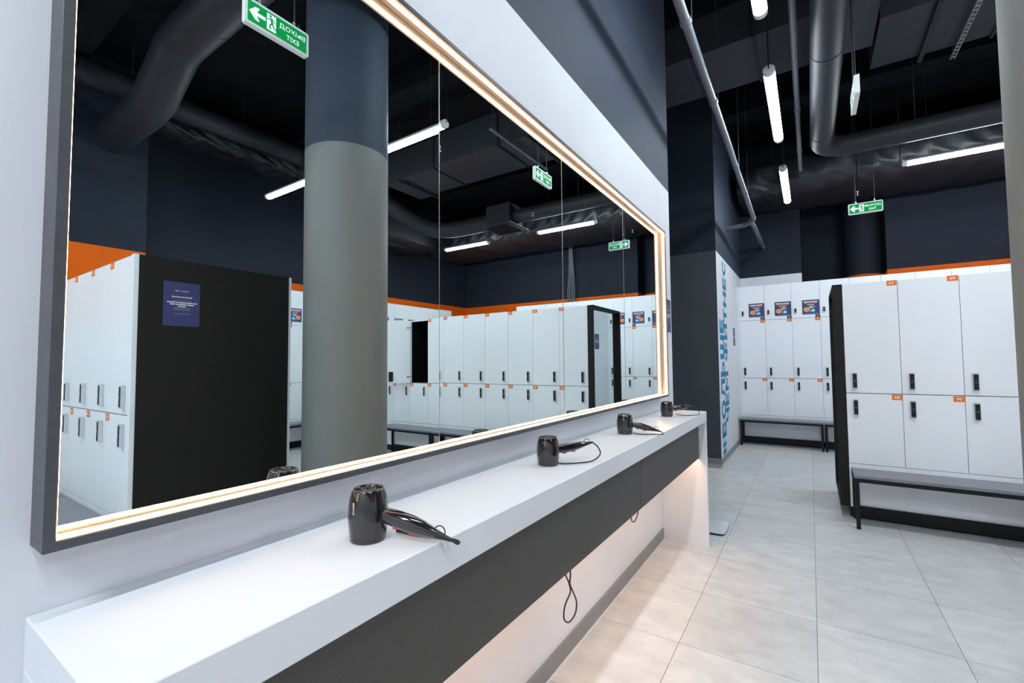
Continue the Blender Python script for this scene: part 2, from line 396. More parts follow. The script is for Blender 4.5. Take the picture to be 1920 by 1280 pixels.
# ------------------------------------------------------------ wall mirror with LED frame
XM = -1.029
mf = thing('wall_mirror', 'huge wall mirror in a graphite frame with warm LED strips', 'mirror', (XW, .192, 1.163))
def fr(x0, x1, y0, y1, z0, z1): return (x0-XW, x1-XW, y0-.192, y1-.192, z0-1.163, z1-1.163)
FX = -.983; y0, y1, z0, z1 = .192, 3.85, 1.163, 2.537; t = .015
MB().box(*fr(XW, FX, y0, y1, z0, z0+t), 'frame', .0008).build('frame_rail', mf)
MB().box(*fr(XW, FX, y0, y1, z1-t, z1), 'frame', .0008).build('frame_rail', mf)
MB().box(*fr(XW, FX, y0, y0+t, z0+t, z1-t), 'frame', .0008).build('frame_stile', mf)
MB().box(*fr(XW, FX, y1-t, y1, z0+t, z1-t), 'frame', .0008).build('frame_stile', mf)
lx0, lx1 = -1.008, -.995
MB().box(*fr(lx0, lx1, y0+t+.001, y1-t-.001, z0+t+.001, z0+t+.0035), 'led').build('led_strip', mf)
MB().box(*fr(lx0, lx1, y0+t, y1-t, z1-t-.0035, z1-t-.001), 'led').build('led_strip', mf)
MB().box(*fr(lx0, lx1, y0+t+.001, y0+t+.0035, z0+t+.004, z1-t-.004), 'led').build('led_strip', mf)
MB().box(*fr(lx0, lx1, y1-t-.0035, y1-t-.001, z0+t+.004, z1-t-.004), 'led').build('led_strip', mf)
for a in ((y0+t, y1-t, z0+t, z0+t+.0008), (y0+t, y1-t, z1-t-.0008, z1-t), (y0+t, y0+t+.0008, z0+t+.0008, z1-t-.0008), (y1-t-.0008, y1-t, z0+t+.0008, z1-t-.0008)):
    MB().box(*fr(XM+.001, FX-.002, *a), 'liner').build('tinted_liner', mf)
ts = .0041   # the panes are not perfectly in line: the first is turned a quarter degree
def pane(ya, yb, rot, tip=0):
    n = 1; e = .0008
    yc = (ya+yb)/2; w2 = (yb-ya)/2-.0012
    m = MB()
    za, zb = z0+t, z1-t; zc = (za+zb)/2; h2 = (zb-za)/2
    def p(yy, zz, dx=0): return (XM+dx-XW+rot*(yy)-tip*zz, yc+yy-.192, zc+zz-1.163)
    q = [p(-w2, -h2), p(w2, -h2), p(w2, h2), p(-w2, h2)]; r = [p(-w2, -h2, -.005), p(w2, -h2, -.005), p(w2, h2, -.005), p(-w2, h2, -.005)]
    m.add(q, [(0, 1, 2, 3)], 'mirror'); m.add(q+r, [(0, 4, 5, 1), (1, 5, 6, 2), (2, 6, 7, 3), (3, 7, 4, 0), (7, 6, 5, 4)], 'edge')
    m.build('mirror_pane', mf)
for yj, wj in ((1.122, .0026), (2.034, .0028), (2.934, .0028)):
    MB().box(*fr(XM-.006, XM+.0022 if yj < 2 else XM+.001, yj-wj/2, yj+wj/2, z0+t+.001, z1-t-.001), 'edge').build('pane_joint', mf)
pane(y0+t, 1.122, ts, .00175); pane(1.122, 2.034, 0); pane(2.034, 2.934, 0); pane(2.934, y1-t, 0)

# ------------------------------------------------------------ hair dryers
def hair_dryer(label, x, y, ang, tipz, Lh, cord, mark=False):
    t = thing('hair_dryer', label, 'hair dryer', (x, y, ZT), radians(ang), 'hair dryers on the counter')
    m = MB(); n = 48
    prof = [(.0, .0005), (.0385, .0005), (.0398, .003), (.0395, .005), (.0415, .02), (.0435, .04), (.0445, .058), (.0435, .078), (.0405, .097), (.036, .111), (.0345, .1145), (.0325, .1145), (.031, .110)]
    m.lathe(prof, 'hdblack', n=n); m.lathe([(.031, .110), (.030, .098), (.0, .096)], 'cable', n=n)
    if mark:
        ph = radians(-104); rr_ = .0447
        m.text('STORM', (rr_*cos(ph), rr_*sin(ph), .066), (0, 0, 1), (sin(ph), -cos(ph), 0), 0, .026, -.0025, .0025, 'tagwh', .01)
    m.build('body', t)
    gmb = MB()
    gmb.tube([(.0155*cos(a), .0155*sin(a), .1125) for a in [2*pi*i/24 for i in range(25)]], .0009, 'hdgrill', 6, caps=False)
    gmb.tube([(.033*cos(a), .033*sin(a), .1142) for a in [2*pi*i/40 for i in range(41)]], .0011, 'hdgrill', 6, caps=False)
    for a in (0, pi): gmb.tube([(.0155*cos(a), .0155*sin(a), .1125), (.033*cos(a), .033*sin(a), .1135)], .0008, 'hdgrill', 6)
    for sg in (1, -1):
        gmb.tube(spline([(0, sg*.033, .1135), (0, sg*.0155, .1125), (sg*.004, sg*.006, .112), (sg*.0155, sg*.001, .112)], 5), .0008, 'hdgrill', 6)
    gmb.build('grill', t)
    tz = tipz-ZT; z0 = .058
    def hp(u, dz=0): # point along the handle
        return (.030+(Lh-.030)*u, 0, z0+(tz-z0)*u**1.15+dz)
    hs = [0, .12, .28, .45, .6, .72, .8]; rr = [.0165, .0175, .0195, .0195, .0165, .0125, .0095]
    MB().tube([hp(u) for u in hs], rr, 'hdblack', 20, sx=.88).build('handle', t)
    hm = MB().tube([hp(u) for u in (.79, .86, .93, 1.0)], [.0095, .0075, .0055, .0042], 'cable', 12)
    hm.build('strain_relief', t)
    sw = MB()
    for u in (.24, .47):
        p = hp(u); r = .0185
        sw.box(p[0]-.008, p[0]+.008, -.005, .005, p[2]-r-.0035, p[2]-r+.003, 'red', .001)
    sw.build('switch', t)
    c = hp(.84); rad = .0125
    MB().tube([(c[0]+rad*cos(a), 0, c[2]+.008+rad*sin(a)) for a in [pi*(-.15)+1.3*pi*i/16 for i in range(17)]], .0014, 'cable', 8).build('hanging_loop', t)
    tp = hp(1.0)
    pts = [tp]+[(tp[0]+a, b, max(.004, z)) for a, b, z in cord]
    MB().tube(spline(pts, 8), .0028, 'cable', 8).build('cord', t)
    if not mark: t.scale = (1, 1, .94)
    return t
hair_dryer('black hair dryer nearest the camera, handle drooping over the counter front edge', -.853, .695, 21, 1.064, .200,
           [(.012, .004, .004), (.010, .016, .004), (-.03, .03, .004), (-.10, .035, .004), (-.155, .05, .004)], True)
hair_dryer('black hair dryer second from the camera, handle raised and cord curling beneath', -.865, 1.565, 57, 1.127, .205,
           [(.018, -.012, .055), (.016, -.030, .028), (-.03, -.045, .008), (-.09, -.043, .005), (-.15, -.030, .005), (-.17, -.02, .008)])
hair_dryer('black hair dryer third from the camera, handle angled down and cord looped back', -.870, 2.455, 24, 1.068, .190,
           [(.012, -.004, .006), (.004, -.02, .004), (-.05, -.03, .004), (-.11, -.035, .004), (-.15, -.03, .01)])
hair_dryer('black hair dryer at the far end of the counter, cord hanging past the edge', -.880, 3.375, 50, 1.123, .215,
           [(.03, -.005, .055), (.045, -.02, .03), (.025, -.045, .010), (-.05, -.05, .006), (-.11, -.045, .008), (-.165, -.035, .02)])
# cords under the counter
tag(MB().tube(spline([(-.93, 1.80, .97), (-.92, 1.79, .72), (-.905, 1.775, .56), (-.90, 1.80, .50), (-.90, 1.812, .455), (-.90, 1.76, .42), (-.90, 1.752, .37), (-.90, 1.80, .335), (-.90, 1.86, .345),
    (-.90, 1.872, .39), (-.895, 1.83, .45), (-.895, 1.80, .50), (-.89, 1.795, .56), (-.93, 1.83, .75), (-.95, 1.86, .97)], 8), .0035, 'cable', 8).build('hanging_cord'),
    'dark twisted cord loop dangling low beneath the counter, nearer the camera', 'cord')
tag(MB().tube(spline([(-.93, 2.60, .97), (-.90, 2.60, .70), (-.90, 2.612, .55), (-.90, 2.66, .505), (-.90, 2.72, .52), (-.90, 2.745, .56), (-.90, 2.74, .7), (-.93, 2.72, .97)], 8), .0035, 'cable', 8).build('hanging_cord'),
    'short cord loop under the far half of the counter', 'cord')

# ------------------------------------------------------------ lockers
ZD0, ZD1, ZD2, ZD3 = .495, 1.143, 2.165, 2.785
def lock_mesh(wd, h, d=.024):
    m = MB(); m.box(-wd/2, wd/2, -d, 0, 0, h, 'chrome', .003)
    m.box(-wd/2+.004, wd/2-.004, -d-.002, -d, .010, h-.010, 'lockface', .0008)
    for a in (0,):
        m.tube([(.007*cos(b), -d-.0025, h/2+.007*sin(b)) for b in [2*pi*i/12 for i in range(13)]], .0009, 'ring', 4, caps=False)
    return m.mesh('lock')
LOCK = lock_mesh(.038, .150); LOCKS = lock_mesh(.036, .092, .02)
def door_mesh(wd, z0, z1): return MB().box(.0018, wd-.0018, 0, .018, z0+.003, z1-.003, 'locker', .0008).mesh('door')
_dm = {}
def dmesh(wd, z0, z1):
    k = (round(wd, 4), z0, z1)
    if k not in _dm: _dm[k] = door_mesh(wd, z0, z1)
    return _dm[k]
def number_plate(txt, door, x1, z1, wd=.070, h=.047, k='tagor'):
    m = MB(); m.box(x1-wd, x1, -.0016, -.0002, z1-h, z1, k)
    if txt:
        a = text_geo(txt, .02)[2]; th = h*.46; tw = min(th*a*1.25, wd*.72); cx = x1-wd/2; cz = z1-h/2
        m.text(txt, (0, -.0022, 0), (1, 0, 0), (0, 0, 1), cx-tw/2, cx+tw/2, cz-th/2, cz+th/2, 'tagwh', .02)
    return m.build('number_plate', door)
def promo(door, x1, z0):
    """navy poster with white/orange lines and a coin, bag and blue shape"""
    w_, h_ = .245, .243; m = MB(); m.box(x1-w_, x1, -.0016, -.0002, z0, z0+h_, 'poster')
    o = (x1-w_, -.0022, z0); u = (1, 0, 0); v = (0, 0, 1)
    def words(y, hh, x0, x1_, k, n):
        x = x0; ww = (x1_-x0)/n
        for i in range(n): m.rect(o, u, v, x0+i*ww, x0+(i+1)*ww-.006, y, y+hh, k)
    words(.205, .014, .02, .225, 'tagwh', 2); words(.184, .014, .03, .215, 'pr_or', 3); words(.155, .010, .07, .175, 'tagwh', 2)
    o2 = (x1-w_, -.0026, z0)
    m.circ(o, u, v, .062, .082, .040, 'pr_lo'); m.circ(o2, u, v, .062, .082, .030, 'pr_or'); m.text('1000', (x1-w_, -.003, z0), u, v, .042, .082, .074, .09, 'tagwh', .02) if False else None
    m.poly(o2, u, v, [(.095, .10), (.155, .105), (.16, .14), (.10, .138)], 'pr_lo'); m.poly((x1-w_, -.003, z0), u, v, [(.11, .112), (.14, .114), (.142, .128), (.112, .127)], 'pr_or')
    m.poly(o, u, v, [(.10, .035), (.18, .04), (.19, .07), (.16, .09), (.12, .085), (.10, .06)], 'pr_cy'); m.circ(o2, u, v, .155, .062, .016, 'tagwh')
    m.poly(o, u, v, [(.165, .09), (.18, .11), (.185, .145), (.175, .145), (.165, .115)], 'pr_cy')
    words(.014, .004, .04, .215, 'ring', 4)
    return m.build('poster', door)
_cm = {}
def carcass(wd, dep, top, hollow=False):
    k = (round(wd, 4), dep, top, hollow)
    if k in _cm: return _cm[k]
    m = MB(); f = .0195
    if not hollow: m.box(.0004, wd-.0004, f, dep, .10, top, 'locker')
    else:
        m.box(0, .018, f, dep, .10, top, 'locker'); m.box(wd-.018, wd, f, dep, .10, top, 'locker'); m.box(.018, wd-.018, dep-.012, dep, .10, top, 'locker')
        m.box(.018, wd-.018, f, dep-.012, .10, ZD0, 'locker'); m.box(.018, wd-.018, f, dep-.012, top-.018, top, 'locker'); m.box(.018, wd-.018, f, dep-.012, ZD1-.012, ZD1+.006, 'locker')
        a, b, z0, z1 = .0185, wd-.0185, ZD1+.0065, top-.0185
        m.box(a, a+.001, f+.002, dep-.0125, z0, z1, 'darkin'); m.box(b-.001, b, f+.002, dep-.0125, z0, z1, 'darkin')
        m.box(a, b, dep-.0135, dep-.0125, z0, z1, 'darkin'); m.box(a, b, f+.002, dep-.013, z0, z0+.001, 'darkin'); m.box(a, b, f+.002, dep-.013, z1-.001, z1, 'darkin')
        for hx in (.12, .26): m.tube([(hx, dep-.013, z1-.16), (hx, dep-.05, z1-.17), (hx, dep-.055, z1-.14)], .004, 'chrome', 6)
    m.box(.0004, wd-.0004, 0.0005, f, .10, ZD0-.001, 'locker')
    m.box(.0, wd, .03, dep-.01, 0, .10, 'plinth_gap')
    m.box(.0, wd, .010, f-.0002, ZD1-.004, ZD1+.004, 'plinth_gap')  # black strip painted in for the shade in the door gap
    _cm[k] = m.mesh('carcass')
    return _cm[k]
def locker(label, loc, rz, wd, dep, tiers, nums, group, promo_on=False, opened=None):
    top = ZD3 if tiers == 3 else ZD2
    t = thing('locker_unit', label, 'locker', loc, rz, group)
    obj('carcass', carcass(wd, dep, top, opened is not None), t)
    spans = [(ZD0, ZD1), (ZD1, ZD2)]+([(ZD2, ZD3)] if tiers == 3 else [])
    for i, (a, b) in enumerate(spans):
        if opened is not None and i == 1:
            d = obj('door', MB().box(-wd+.0036, 0, 0, .018, a+.0025, b-.0025, 'locker', .0008).mesh('door'), t, (wd-.0018, -.002, 0), opened)
            obj('lock', LOCK, d, (-wd+.052, 0, a+.045))
            MB().box(-wd+.055, -wd+.125, .018, .042, a+.03, a+.185, 'lockface', .006).build('lock_body', d)
            number_plate(nums[i], d, -.002, b-.001)
            for hz in (a+.10, b-.12):
                MB().box(-.055, -.02, .018, .026, hz-.02, hz+.02, 'brass', .002).tube([(-.03, .022, hz), (.0, .03, hz+.005), (.015, .045, hz)], .006, 'brass', 8).build('hinge', d)
            continue
        d = obj('door', dmesh(wd, a, b), t)
        if i == 2:
            obj('lock', LOCKS, d, (.055, 0, a+.085))
            if promo_on: promo(d, wd-.006, a+.058)
            if nums[2] is not None: number_plate(nums[2], d, wd-.004, a+.052, .066, .044, 'tagbk')
        else:
            z = (a+.040) if i == 1 else (b-.205)
            obj('lock', LOCK, d, (.068, 0, z))
            if nums[i] is not None: number_plate(nums[i], d, wd-.004 if i else wd-.002, b-.001 if i else b-.006)
    return t
def bench(label, loc, rz, ln, dep=.342, group='benches in front of the lockers'):
    t = thing('bench', label, 'bench', loc, rz, group)
    MB().box(0, ln, 0, dep, .432, .458, 'benchtop', .002).build('seat', t)
    m = MB().box(.0, ln, .0, .03, .40, .4315, 'blackmetal').box(0, ln, dep-.03, dep, .40, .4315, 'blackmetal').box(0, .03, .03, dep-.03, .40, .4315, 'blackmetal').box(ln-.03, ln, .03, dep-.03, .40, .4315, 'blackmetal')
    m.build('frame', t)
    for x in (.004, ln-.034):
        for y in (.002, dep-.032):
            MB().box(x, x+.03, y, y+.03, .0, .3995, 'blackmetal', .001).build('leg', t)
    MB().box(.034, ln-.034, dep-.027, dep-.005, .02, .12, 'blackmetal').build('stretcher', t)
    return t
# block A (67...), its open locker is the eighth column
ORD = ['first','second','third','fourth','fifth','sixth','seventh','eighth','ninth','tenth','eleventh','twelfth','thirteenth','fourteenth','fifteenth']
A0 = .270; PA = .4015
for k in range(10):
    n1, n2 = str(67+2*k), str(68+2*k)
    lab = f'white two-door locker column, {ORD[k]} from the dark boxed mirror frame, tagged {n1}'
    if k == 7: lab = 'white locker column with its upper door swung open on a dark interior'
    locker(lab, (A0+PA*k, 5.27, 0), 0, PA, .98, 2, [n2, n1], 'locker columns of the free-standing block beside the framed mirror', opened=radians(125) if k == 7 else None)
# end frame with mirror of block A
t = thing('end_mirror', 'tall dark boxed mirror frame on the end of the locker block', 'mirror', (.270, 5.27, .10))
xo = -.075
MB().box(xo, 0, 0, .03, 0, 2.065, 'blacklam', .001).build('frame_side', t)
MB().box(xo, 0, .95, .98, 0, 2.065, 'blacklam', .001).build('frame_side', t)
MB().box(xo, 0, .0305, .9495, 0, .03, 'blacklam').build('frame_bottom', t)
MB().box(xo, 0, .0305, .9495, 2.035, 2.065, 'blacklam').build('frame_top', t)
mm = MB().box(-.010, -.001, .0305, .9495, .0305, 2.0345, 'blacklam')
mm.add([(-.0105, .031, .031), (-.0105, .031, 2.034), (-.0205, .949, 2.034), (-.0205, .949, .031)], [(0, 1, 2, 3)], 'mirror2')
mm.build('mirror_pane', t)
# benches in front of A
for i, x in enumerate((.284, 1.490, 2.700)):
    bench(['grey-topped black bench beside the dark boxed mirror frame', 'grey-topped black bench between two others before the free-standing block', 'grey-topped black bench under the open locker'][i], (x, 4.925, 0), 0, 1.195)
# back row (1...)
B0 = -1.048; PB = .4035
for k in range(12):
    n1, n2 = str(1+2*k), str(2+2*k)
    locker(f'white three-door locker column on the back wall, {ORD[k]} from the lettered wall, tagged {n1}', (B0+PB*k, 9.1, 0), 0, PB, .5, 3, [n2, n1, str(k+1)], 'three-door locker columns along the back wall', promo_on=True)
tag(MB().box(-1.0745, B0-.001, 9.105, 9.6, 0, ZD3, 'locker').build('filler_panel'), 'narrow white filler strip between lettered wall and first locker', 'panel')
for i, x in enumerate((-1.05, .160, 1.370, 2.580)):
    bench(['grey-topped bench in the back left corner against the lettered wall', 'grey-topped bench by the back wall, second from the lettered wall', 'grey-topped bench by the back wall, third from the lettered wall', 'grey-topped bench by the back wall, fourth from the lettered wall'][i], (x, 8.735, 0), 0, 1.195)
# right wall row, facing the mirror
for k in range(15):
    y = 8.85-PB*k
    locker(f'white three-door locker column on the right wall, {ORD[k]} from the back corner', (5.62, y, 0), -pi/2, PB, .55, 3, [str(26+2*k), str(25+2*k), str(13+k)], 'three-door locker columns along the right wall', promo_on=True)
for i in range(4):
    bench(f'grey-topped bench along the right wall, {["farthest","second farthest","third farthest","nearest"][i]} from the mirror wall end', (5.27, 8.4-1.21*i, 0), -pi/2, 1.195)
# block B seen in the mirror
PBB = .412
for k in range(8):
    n1, n2 = str(131+2*k), str(132+2*k)
    locker(f'white two-door locker column, {ORD[k]} from the tall black end panel', (1.537+PBB*k, 1.04, 0), 0, PBB, 1.0, 2, [n2, n1], 'locker columns of the black-ended block')
t = thing('locker_end_panel', 'tall black end panel with white edges closing the nearer locker block', 'panel', (1.485, 1.04, 0))
MB().box(.006, .051, -.004, 1.03, 0, ZD2, 'locker', .001).build('side_board', t)
MB().box(0, .0055, .022, 1.005, 0, ZD2-.001, 'blacklam').build('black_facing', t)
for i in range(2):
    bench(['grey-topped bench in front of the black-ended locker block', 'second grey-topped bench along the black-ended block'][i], (1.60+1.21*i, .69, 0), 0, 1.195)

# notices
def notice(name, label, o, u, v, w_, h_, full=True, mk='poster'):
    n = Vector(u).cross(Vector(v)); m = MB(); O = Vector(o)
    th = .002
    vs = [O, O+Vector(u)*w_, O+Vector(u)*w_+Vector(v)*h_, O+Vector(v)*h_]; vb = [p+n*th for p in vs]
    m.add(vs+vb, [(3, 2, 1, 0), (4, 5, 6, 7), (0, 1, 5, 4), (1, 2, 6, 5), (2, 3, 7, 6), (3, 0, 4, 7)], mk)
    o2 = O+n*(th+.0006)
    def words(yc, hh, x0, x1, k, cuts):
        xx = x0
        tot = sum(cuts)
        for c in cuts:
            ww = (x1-x0)*c/tot; m.rect(o2, u, v, (xx)*w_, (xx+ww-.015)*w_, (yc-hh/2)*h_, (yc+hh/2)*h_, k); xx += ww
    words(.80, .022, .32, .52, 'pr_or', (1,)); words(.80, .022, .53, .64, 'pr_cy', (1,)); words(.80, .018, .64, .70, 'tagwh', (1,))
    m.text('Уважаемые посетители!', o2, u, v, .22*w_, .78*w_, .645*h_, .685*h_, 'tagwh', .02)
    words(.575, .008, .24, .77, 'ring', (2, 1, 2, 2)); words(.535, .022, .08, .92, 'tagwh', (2, 3, 4, 1, 4)); words(.490, .022, .17, .84, 'tagwh', (4, 4, 2, 3))
    words(.447, .020, .39, .63, 'tagwh', (1,)); words(.41, .010, .28, .73, 'ring', (2, 3, 3)); words(.37, .010, .27, .76, 'ring', (3, 4, 1)); words(.28, .008, .27, .73, 'ring', (3, 4))
    return tag(m.build(name), label, 'notice')
notice('notice', 'navy notice with white text on the black locker end panel', (1.4845, 1.405, 1.72), (0, -1, 0), (0, 0, 1), .213, .295)
notice('notice', 'navy notice on the lettered white wall near the back lockers', (-1.0745, 8.42, 1.705), (0, 1, 0), (0, 0, 1), .21, .305)
notice('notice', 'navy notice on the white wall just past the lit mirror', (-1.0545, 4.035, 1.71), (0, 1, 0), (0, 0, 1), .205, .295)
tag(MB().box(-1.0745, -1.066, 8.06, 8.14, .19, .27, 'socket', .002).box(-1.066, -1.064, 8.08, 8.12, .21, .25, 'ring').build('wall_socket'), 'white socket low on the lettered wall', 'socket')

# floor scale behind the counter end
t = thing('bathroom_scale', 'flat white bathroom scale on the floor beyond the counter end', 'scale', (-.79, 4.29, 0))
def rr(w_, h_, r, n=6):
    out = []
    for cx, cy, a in ((w_/2-r, h_/2-r, 0), (-w_/2+r, h_/2-r, pi/2), (-w_/2+r, -h_/2+r, pi), (w_/2-r, -h_/2+r, 3*pi/2)):
        for i in range(n+1): out.append((cx+r*cos(a+pi/2*i/n), cy+r*sin(a+pi/2*i/n)))
    return out
MB().prism(rr(.31, .33, .045), .020, .028, 'scaletop').build('glass_top', t)
MB().prism(rr(.29, .31, .04), .006, .0198, 'cable').build('base', t)
for x in (-.11, .11):
    for y in (-.12, .12): MB().tube([(x, y, 0), (x, y, .0058)], .014, 'cable', 12).build('foot', t)
MB().tube([(-.03, .02, .0282), (-.03, .02, .0288)], .008, 'ring', 12).build('button', t)

# ------------------------------------------------------------ ceiling tubes
def tube_light(label, a, b, axis, c, z=3.97, k='tube'):
    """a..b along axis, c the other coordinate"""
    ln = b-a
    if axis == 'y': t = thing('tube_light', label, 'ceiling light', (c, a, z), pi/2, 'tube lights under the ceiling')
    else: t = thing('tube_light', label, 'ceiling light', (a, c, z), 0, 'tube lights under the ceiling')
    w2 = .045
    # cross-section in local y,z ; length along local x
    def sweep(prof, x0, x1, k, name):
        n = len(prof); m = MB(); vs = [(x0, p, q) for p, q in prof]+[(x1, p, q) for p, q in prof]
        m.add(vs, [(i, (i+1) % n, n+(i+1) % n, n+i) for i in range(n)], k); m.add(vs, [tuple(range(n))[::-1], tuple(range(n, 2*n))], k)
        return m.build(name, t)
    dif = [(w2*cos(-pi*i/10), -.004+.040*sin(-pi*i/10)) for i in range(11)]
    hou = [(w2, .0), (w2, .018), (.025, .040), (-.025, .040), (-w2, .018), (-w2, .0)]
    sweep(dif, .045, ln-.045, k, 'diffuser'); sweep(hou, .045, ln-.045, 'tubebody', 'housing')
    cap = [(.047*cos(2*pi*i/16), .0+.044*sin(2*pi*i/16)) for i in range(16)]
    sweep(cap, 0, .044, 'tubebody', 'end_cap'); sweep(cap, ln-.044, ln, 'tubebody', 'end_cap')
    for x in (.25, ln-.25): MB().tube([(x, 0, .041), (x, 0, ZC-z)], .0018, 'wire', 6).build('suspension_wire', t)
    MB().tube(spline([(-.0, 0, .01), (-.03, 0, .04), (-.02, 0, .2), (-.02, 0, ZC-z)], 5), .005, 'cable', 6).build('supply_cable', t)
    return t
XT = -.222
for a, b, l in ((-2.7, -1.2, 'unseen fill added behind the camera'), (-.3, 1.2, 'unseen fill added above the camera'), (2.22, 3.66, 'cut by the top of the photo'), (4.42, 5.91, 'middle one of the aisle row'), (6.82, 8.33, 'farthest of the aisle row')):  # the first two are unseen tubes added to brighten the room
    tube_light('white tube light along the aisle, '+l, a, b, 'y', XT, k='tubea' if a > -1 else 'tubefill')
for x0, x1, lx in ((1.07, 2.29, 'left'), (3.45, 4.66, 'right')):
    for y, ly in ((-.6, 'added unseen behind the camera'), (3.52, 'between the two locker blocks'), (7.54, 'near the back lockers')):  # the pair behind the camera is unseen, added as fill
        tube_light('white crosswise tube light '+ly+', '+lx+' one of the pair', x0, x1, 'x', y)

# ------------------------------------------------------------ exit signs
def exit_sign(label, c, facing, arrow):
    """facing: '-y' or '-x'; arrow: 'left' or 'right' as read"""
    t = thing('exit_sign', label, 'exit sign', c, 0 if facing == '-y' else -pi/2, 'hanging exit signs')
    W, Hh, D = .37, .145, .032
    body = MB()
    o = [(x, z) for x, z in rr(W, Hh, .012, 4)]
    n = len(o); vs = [(x, -D/2, z) for x, z in o]+[(x, D/2, z) for x, z in o]
    body.add(vs, [(i, (i+1) % n, n+(i+1) % n, n+i) for i in range(n)], 'signbody'); body.add(vs, [tuple(range(n)), tuple(range(n, 2*n))[::-1]], 'signbody')
    body.build('housing', t)
    for s_ in (1, -1):
        m = MB(); f = -D/2-.0008 if s_ == 1 else D/2+.0008
        u = (s_, 0, 0); v = (0, 0, 1); e = -.0008*s_
        O = lambda k: (0, f+e*k, 0)
        m.rect(O(0), u, v, -W/2+.014, W/2-.014, -Hh/2+.014, Hh/2-.014, 'signgr')
        sg = -1 if arrow == 'left' else 1
        def X(a): return sg*a
        # arrow at outer end
        m.poly(O(1), u, v, [(X(.075), -.010), (X(.075), .010), (X(.122), .010), (X(.107), .037), (X(.130), .037), (X(.165), 0), (X(.130), -.037), (X(.107), -.037), (X(.122), -.010)], 'signwh')
        # door with running figure
        cx = sg*.042
        m.rect(O(1), u, v, cx-.026, cx+.026, -.047, .047, 'signwh')
        m.circ(O(2), u, v, cx+sg*.006, .036, .0075, 'signgr', 12)
        def limb(pts, wd):
            for a, b in zip(pts, pts[1:]):
                dx, dy = b[0]-a[0], b[1]-a[1]; l = math.hypot(dx, dy); nx, ny = -dy/l*wd/2, dx/l*wd/2
                m.poly(O(2), u, v, [(cx+sg*(a[0]+nx), a[1]+ny), (cx+sg*(b[0]+nx), b[1]+ny), (cx+sg*(b[0]-nx), b[1]-ny), (cx+sg*(a[0]-nx), a[1]-ny)], 'signgr')
        limb([(.002, .026), (-.004, -.004)], .013); limb([(.004, .024), (.015, .014), (.024, .018)], .006); limb([(-.002, .024), (-.014, .016), (-.020, .004)], .006)
        limb([(-.003, -.004), (.010, -.018), (.006, -.040)], .008); limb([(-.005, -.004), (-.014, -.024), (-.032, -.030)], .008)
        # text
        if arrow == 'left': x0, x1 = .005, .160
        else: x0, x1 = -.160, -.005
        if arrow == 'left': x0 = -.005+.005
        m.text('ВЫХОД', O(1), u, v, x0 if arrow == 'right' else -.008, x1 if arrow == 'right' else .160, .002, .036, 'signwh', .01)
        xm = (x0+x1)/2 if arrow == 'right' else .076
        m.text('EXIT', O(1), u, v, xm-.038, xm+.038, -.040, -.012, 'signwh', .01)
        m.build('sign_face', t)
    for x in (-.10, .10):
        MB().box(x-.006, x+.006, -.006, .006, Hh/2, Hh/2+.03, 'sprink', .001).build('hanger_clip', t)
        MB().tube([(x, 0, Hh/2+.03), (x, 0, ZC-c[2])], .0022, 'wire', 6).build('suspension_wire', t)
    MB().tube(spline([(-.14, 0, Hh/2), (-.13, 0, Hh/2+.04), (-.105, .004, Hh/2+.15), (-.10, .008, ZC-c[2])], 5), .003, 'cable', 6).build('supply_cable', t)
    return t
exit_sign('green exit sign facing the camera near the back lockers, arrow left', (.680, 7.60, 3.484), '-y', 'left')
exit_sign('green exit sign seen edge-on halfway along the aisle', (.352, 4.30, 3.484), '-x', 'right')
exit_sign('green exit sign nearest the camera, seen only in the mirror', (.45, 1.36, 3.385), '-x', 'right')

# ------------------------------------------------------------ ducts
def ringmark(m, p, axis, r, k='pipedk', w_=.008):
    if axis == 'x': m.tube([(p[0]-w_, p[1], p[2]), (p[0]+w_, p[1], p[2])], r+.004, k, 28)
    else: m.tube([(p[0], p[1]-w_, p[2]), (p[0], p[1]+w_, p[2])], r+.004, k, 28)
def duct(label, segs, r, rings, hang, k='ductlt'):
    t = thing('round_duct', label, 'air duct', segs[0])
    o = Vector(segs[0])
    MB().tube([Vector(p)-o for p in segs], r, k, 32).build('duct_tube', t)
    for p, ax in rings:
        m = MB(); ringmark(m, Vector(p)-o, ax, r); m.build('joint_ring', t)
    for p in hang:
        q = Vector(p)-o
        MB().tube([(q.x, q.y, q.z+r), (q.x, q.y, ZC-o.z)], .004, 'wire', 6).build('hanger_rod', t)
    return t
DZ = 4.10; DR = .122
path = [(.20, -2.9, DZ), (.20, 0, DZ), (.20, 3.0, DZ), (.20, 6.55, DZ)]+arc((.50, 6.55, DZ), .30, pi, pi/2, 8)[1:]+[(1.5, 6.85, DZ), (2.33, 6.85, DZ)]
duct('long round grey duct along the aisle ending in an elbow to the right', path, DR, [((.20, 1.9, DZ), 'y'), ((.20, 3.3, DZ), 'y'), ((.20, 4.6, DZ), 'y'), ((.20, 6.3, DZ), 'y'), ((.96, 6.85, DZ), 'x')], [(.2, 1, DZ), (.2, 3.6, DZ), (.2, 6.1, DZ), (1.1, 6.85, DZ)])
path = spline([(2.88, 6.85, DZ), (3.6, 6.85, DZ), (4.05, 6.78, DZ+.02), (4.3, 6.45, DZ+.08), (4.45, 5.9, DZ+.25), (4.8, 5.0, 4.85), (4.95, 4.4, 4.92), (4.95, 3.5, 4.92), (4.95, -2.9, 4.92)], 4)
duct('round grey duct running over the locker blocks, seen in the mirror', path, .15, [((4.95, 3.6, 4.92), 'y'), ((4.95, 3.0, 4.92), 'y'), ((4.95, 1.2, 4.92), 'y')], [(4.95, 3.3, 4.92), (4.95, .5, 4.92)])
t = thing('air_diffuser', 'square box diffuser hanging on the round duct near the back', 'air vent', (2.6, 6.85, 3.92))
